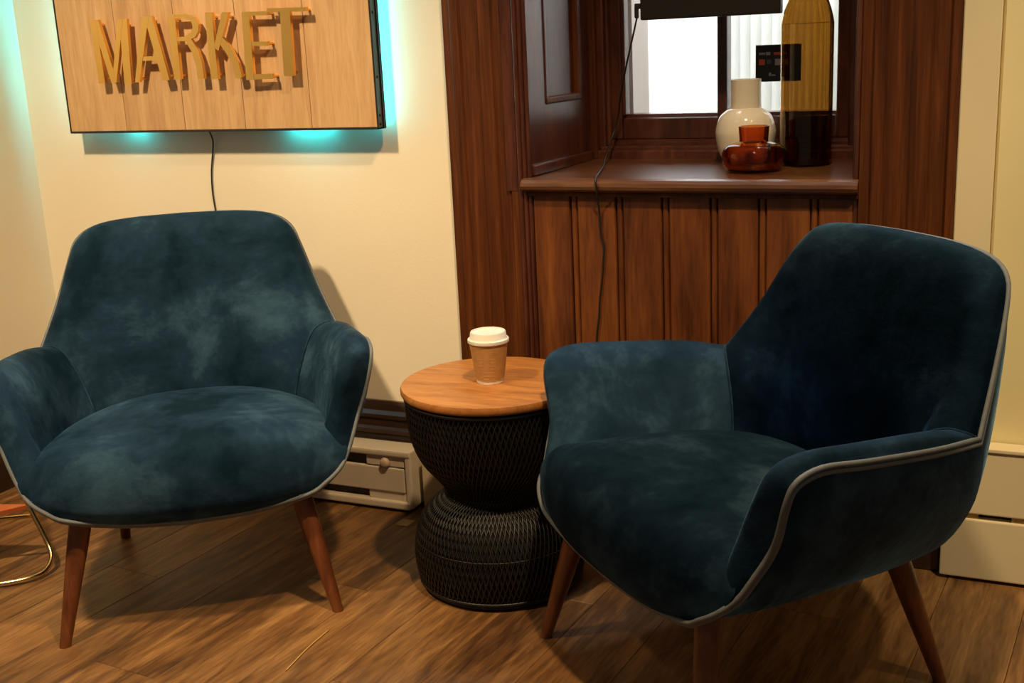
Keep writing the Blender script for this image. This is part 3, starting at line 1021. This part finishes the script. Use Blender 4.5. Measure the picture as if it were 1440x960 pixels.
chn(box('notice_card', -0.630, -0.527, 2.7925, 2.7945, 0.975, 1.058, M['blackmatte']))
for a, b2, c, d, mt in ((-.622, -.608, 1.036, 1.041, 'greyprint'), (-.606, -.596, 1.035, 1.042, 'greyprint'), (-.622, -.6085, 1.013, 1.026, 'red'), (-.604, -.594, 1.015, 1.025, 'blueprint'),
                        (-.5990, -.5935, .988, .995, 'greyprint'), (-.5920, -.584, .988, .991, 'greyprint'), (-.588, -.570, 1.035, 1.041, 'red'), (-.585, -.565, 1.012, 1.026, 'greyprint')):
    chn(box('print_mark', a, b2, 2.7915, 2.7926, c, d, M[mt]))

# ------------------------------------------------------------------ electric heater on the left wall
ht = empty('baseboard_heater', (-1.8, 2.33, 0.010))
tag(ht, 'cream electric baseboard heater with a round knob beside the table', 'heater')


def chh(o):
    o.parent = ht
    o.matrix_parent_inverse = Matrix.Translation(-ht.location)
    return o


HX0, HX1 = -2.25, -1.345
chh(box('back_plate', HX0, HX1, 2.318, 2.366, 0.010, 0.152, M['heatdark']))
chh(box('top_cover', HX0, HX1 + 0.003, 2.298, 2.366, 0.140, 0.156, M['heater'], None, 0.005))
chh(box('end_cap', HX1 - 0.014, HX1 + 0.003, 2.300, 2.366, 0.010, 0.150, M['heater'], None, 0.005))
chh(box('front_plate', HX0, HX1 - 0.018, 2.303, 2.319, 0.048, 0.110, M['heater'], None, 0.003))
chh(box('control_plate', -1.467, HX1 - 0.018, 2.305, 2.319, 0.113, 0.138, M['heater'], None, 0.002))
chh(box('lower_plate', -1.467, HX1 - 0.014, 2.307, 2.319, 0.026, 0.047, M['heater'], None, 0.002))
chh(box('bottom_lip', HX0, HX1 - 0.004, 2.295, 2.320, 0.008, 0.026, M['heater'], None, 0.004))
v, f = lathe_data([(0.0125, 0), (0.0125, 0.006), (0.0105, 0.012), (0.006, 0.014)], 20)
kn = chh(mesh_obj('knob', [(-1.412 + a, 2.3055 - c, 0.124 + b) for a, b, c in v], f, M['knob'], None, True))

pb = box('cream_panel', -1.322, -1.258, 2.318, 2.360, 0.0, 0.150, M['panelwhite'], None, 0.003)
tag(pb, 'small cream boxed panel between the heater and the window casing', 'panel')

# heater covers on the right hand wall
rh = empty('wall_heater', (0.2, 2.36, 0.0))
tag(rh, 'wide cream two panel heater cover beneath the yellow boarded wall', 'heater')


def chr_(o):
    o.parent = rh
    o.matrix_parent_inverse = Matrix.Translation(-rh.location)
    return o


chr_(box('back_plate', -0.145, 0.75, 2.360, 2.378, 0.0, 0.270, M['heatdark']))
chr_(box('upper_panel', -0.148, 0.75, 2.338, 2.360, 0.146, 0.280, M['panelwhite'], None, 0.003))
chr_(box('lower_panel', -0.148, 0.75, 2.338, 2.360, 0.008, 0.134, M['panelwhite'], None, 0.003))
chr_(box('top_ledge', -0.149, 0.75, 2.334, 2.378, 0.278, 0.286, M['panelwhite'], None, 0.002))
for xx in (-0.115, -0.02, 0.06, 0.20):
    chr_(box('bracket', xx, xx + 0.035, 2.345, 2.362, 0.130, 0.150, M['tan']))

# ------------------------------------------------------------------ brass framed stand by the left wall
st = empty('brass_stand', (-2.05, 1.72, 0))
tag(st, 'brass tube framed stand with orange panel beside the left armchair', 'stand')


def chst(o):
    o.parent = st
    o.matrix_parent_inverse = Matrix.Translation(-st.location)
    return o


fp = catmull([(-2.40, 1.384, .007), (-2.107, 1.594, .007), (-2.013, 1.661, .007), (-1.968, 1.703, .009), (-1.958, 1.737, .012), (-1.968, 1.770, .030), (-1.998, 1.786, .068), (-2.045, 1.786, .165), (-2.088, 1.786, .266), (-2.146, 1.786, .40), (-2.17, 1.786, .455), (-2.21, 1.780, .475), (-2.42, 1.62, .475)], 5)
chst(tube('tube_frame', fp, 0.0058, M['brass'], None, 10))
A2 = [(-2.055, 1.812), (-2.40, 1.700), (-2.40, 1.45), (-2.30, 1.42)]
chst(tube('cross_bar', [(-2.03, 1.786, .113), (-2.20, 1.68, .113), (-2.36, 1.52, .113)], 0.0050, M['brass'], None, 8))
v = [(x, y, .118) for x, y in A2] + [(x, y, .128) for x, y in A2]
chst(mesh_obj('orange_panel', v, [(0, 1, 2, 3), (7, 6, 5, 4), (0, 4, 5, 1), (1, 5, 6, 2), (2, 6, 7, 3), (3, 7, 4, 0)], M['orange']))

# litter on the floor, and a reflection glint built as a tube
sw = tube('glint_streak', catmull([(-1.211, 1.575, .0022), (-1.219, 1.66, .0022), (-1.2195, 1.731, .0022)], 6), 0.0013, M['glint'], None, 6)  # thin tube stands in for light reflected along a floor scratch
tag(sw, 'thin pale straw of light on the floorboards', 'glint')
sp = box('paper_scrap', -1.352, -1.318, 2.225, 2.262, 0.0, 0.0015, M['tan'])
tag(sp, 'scrap of tan paper on the floor under the heater', 'paper')
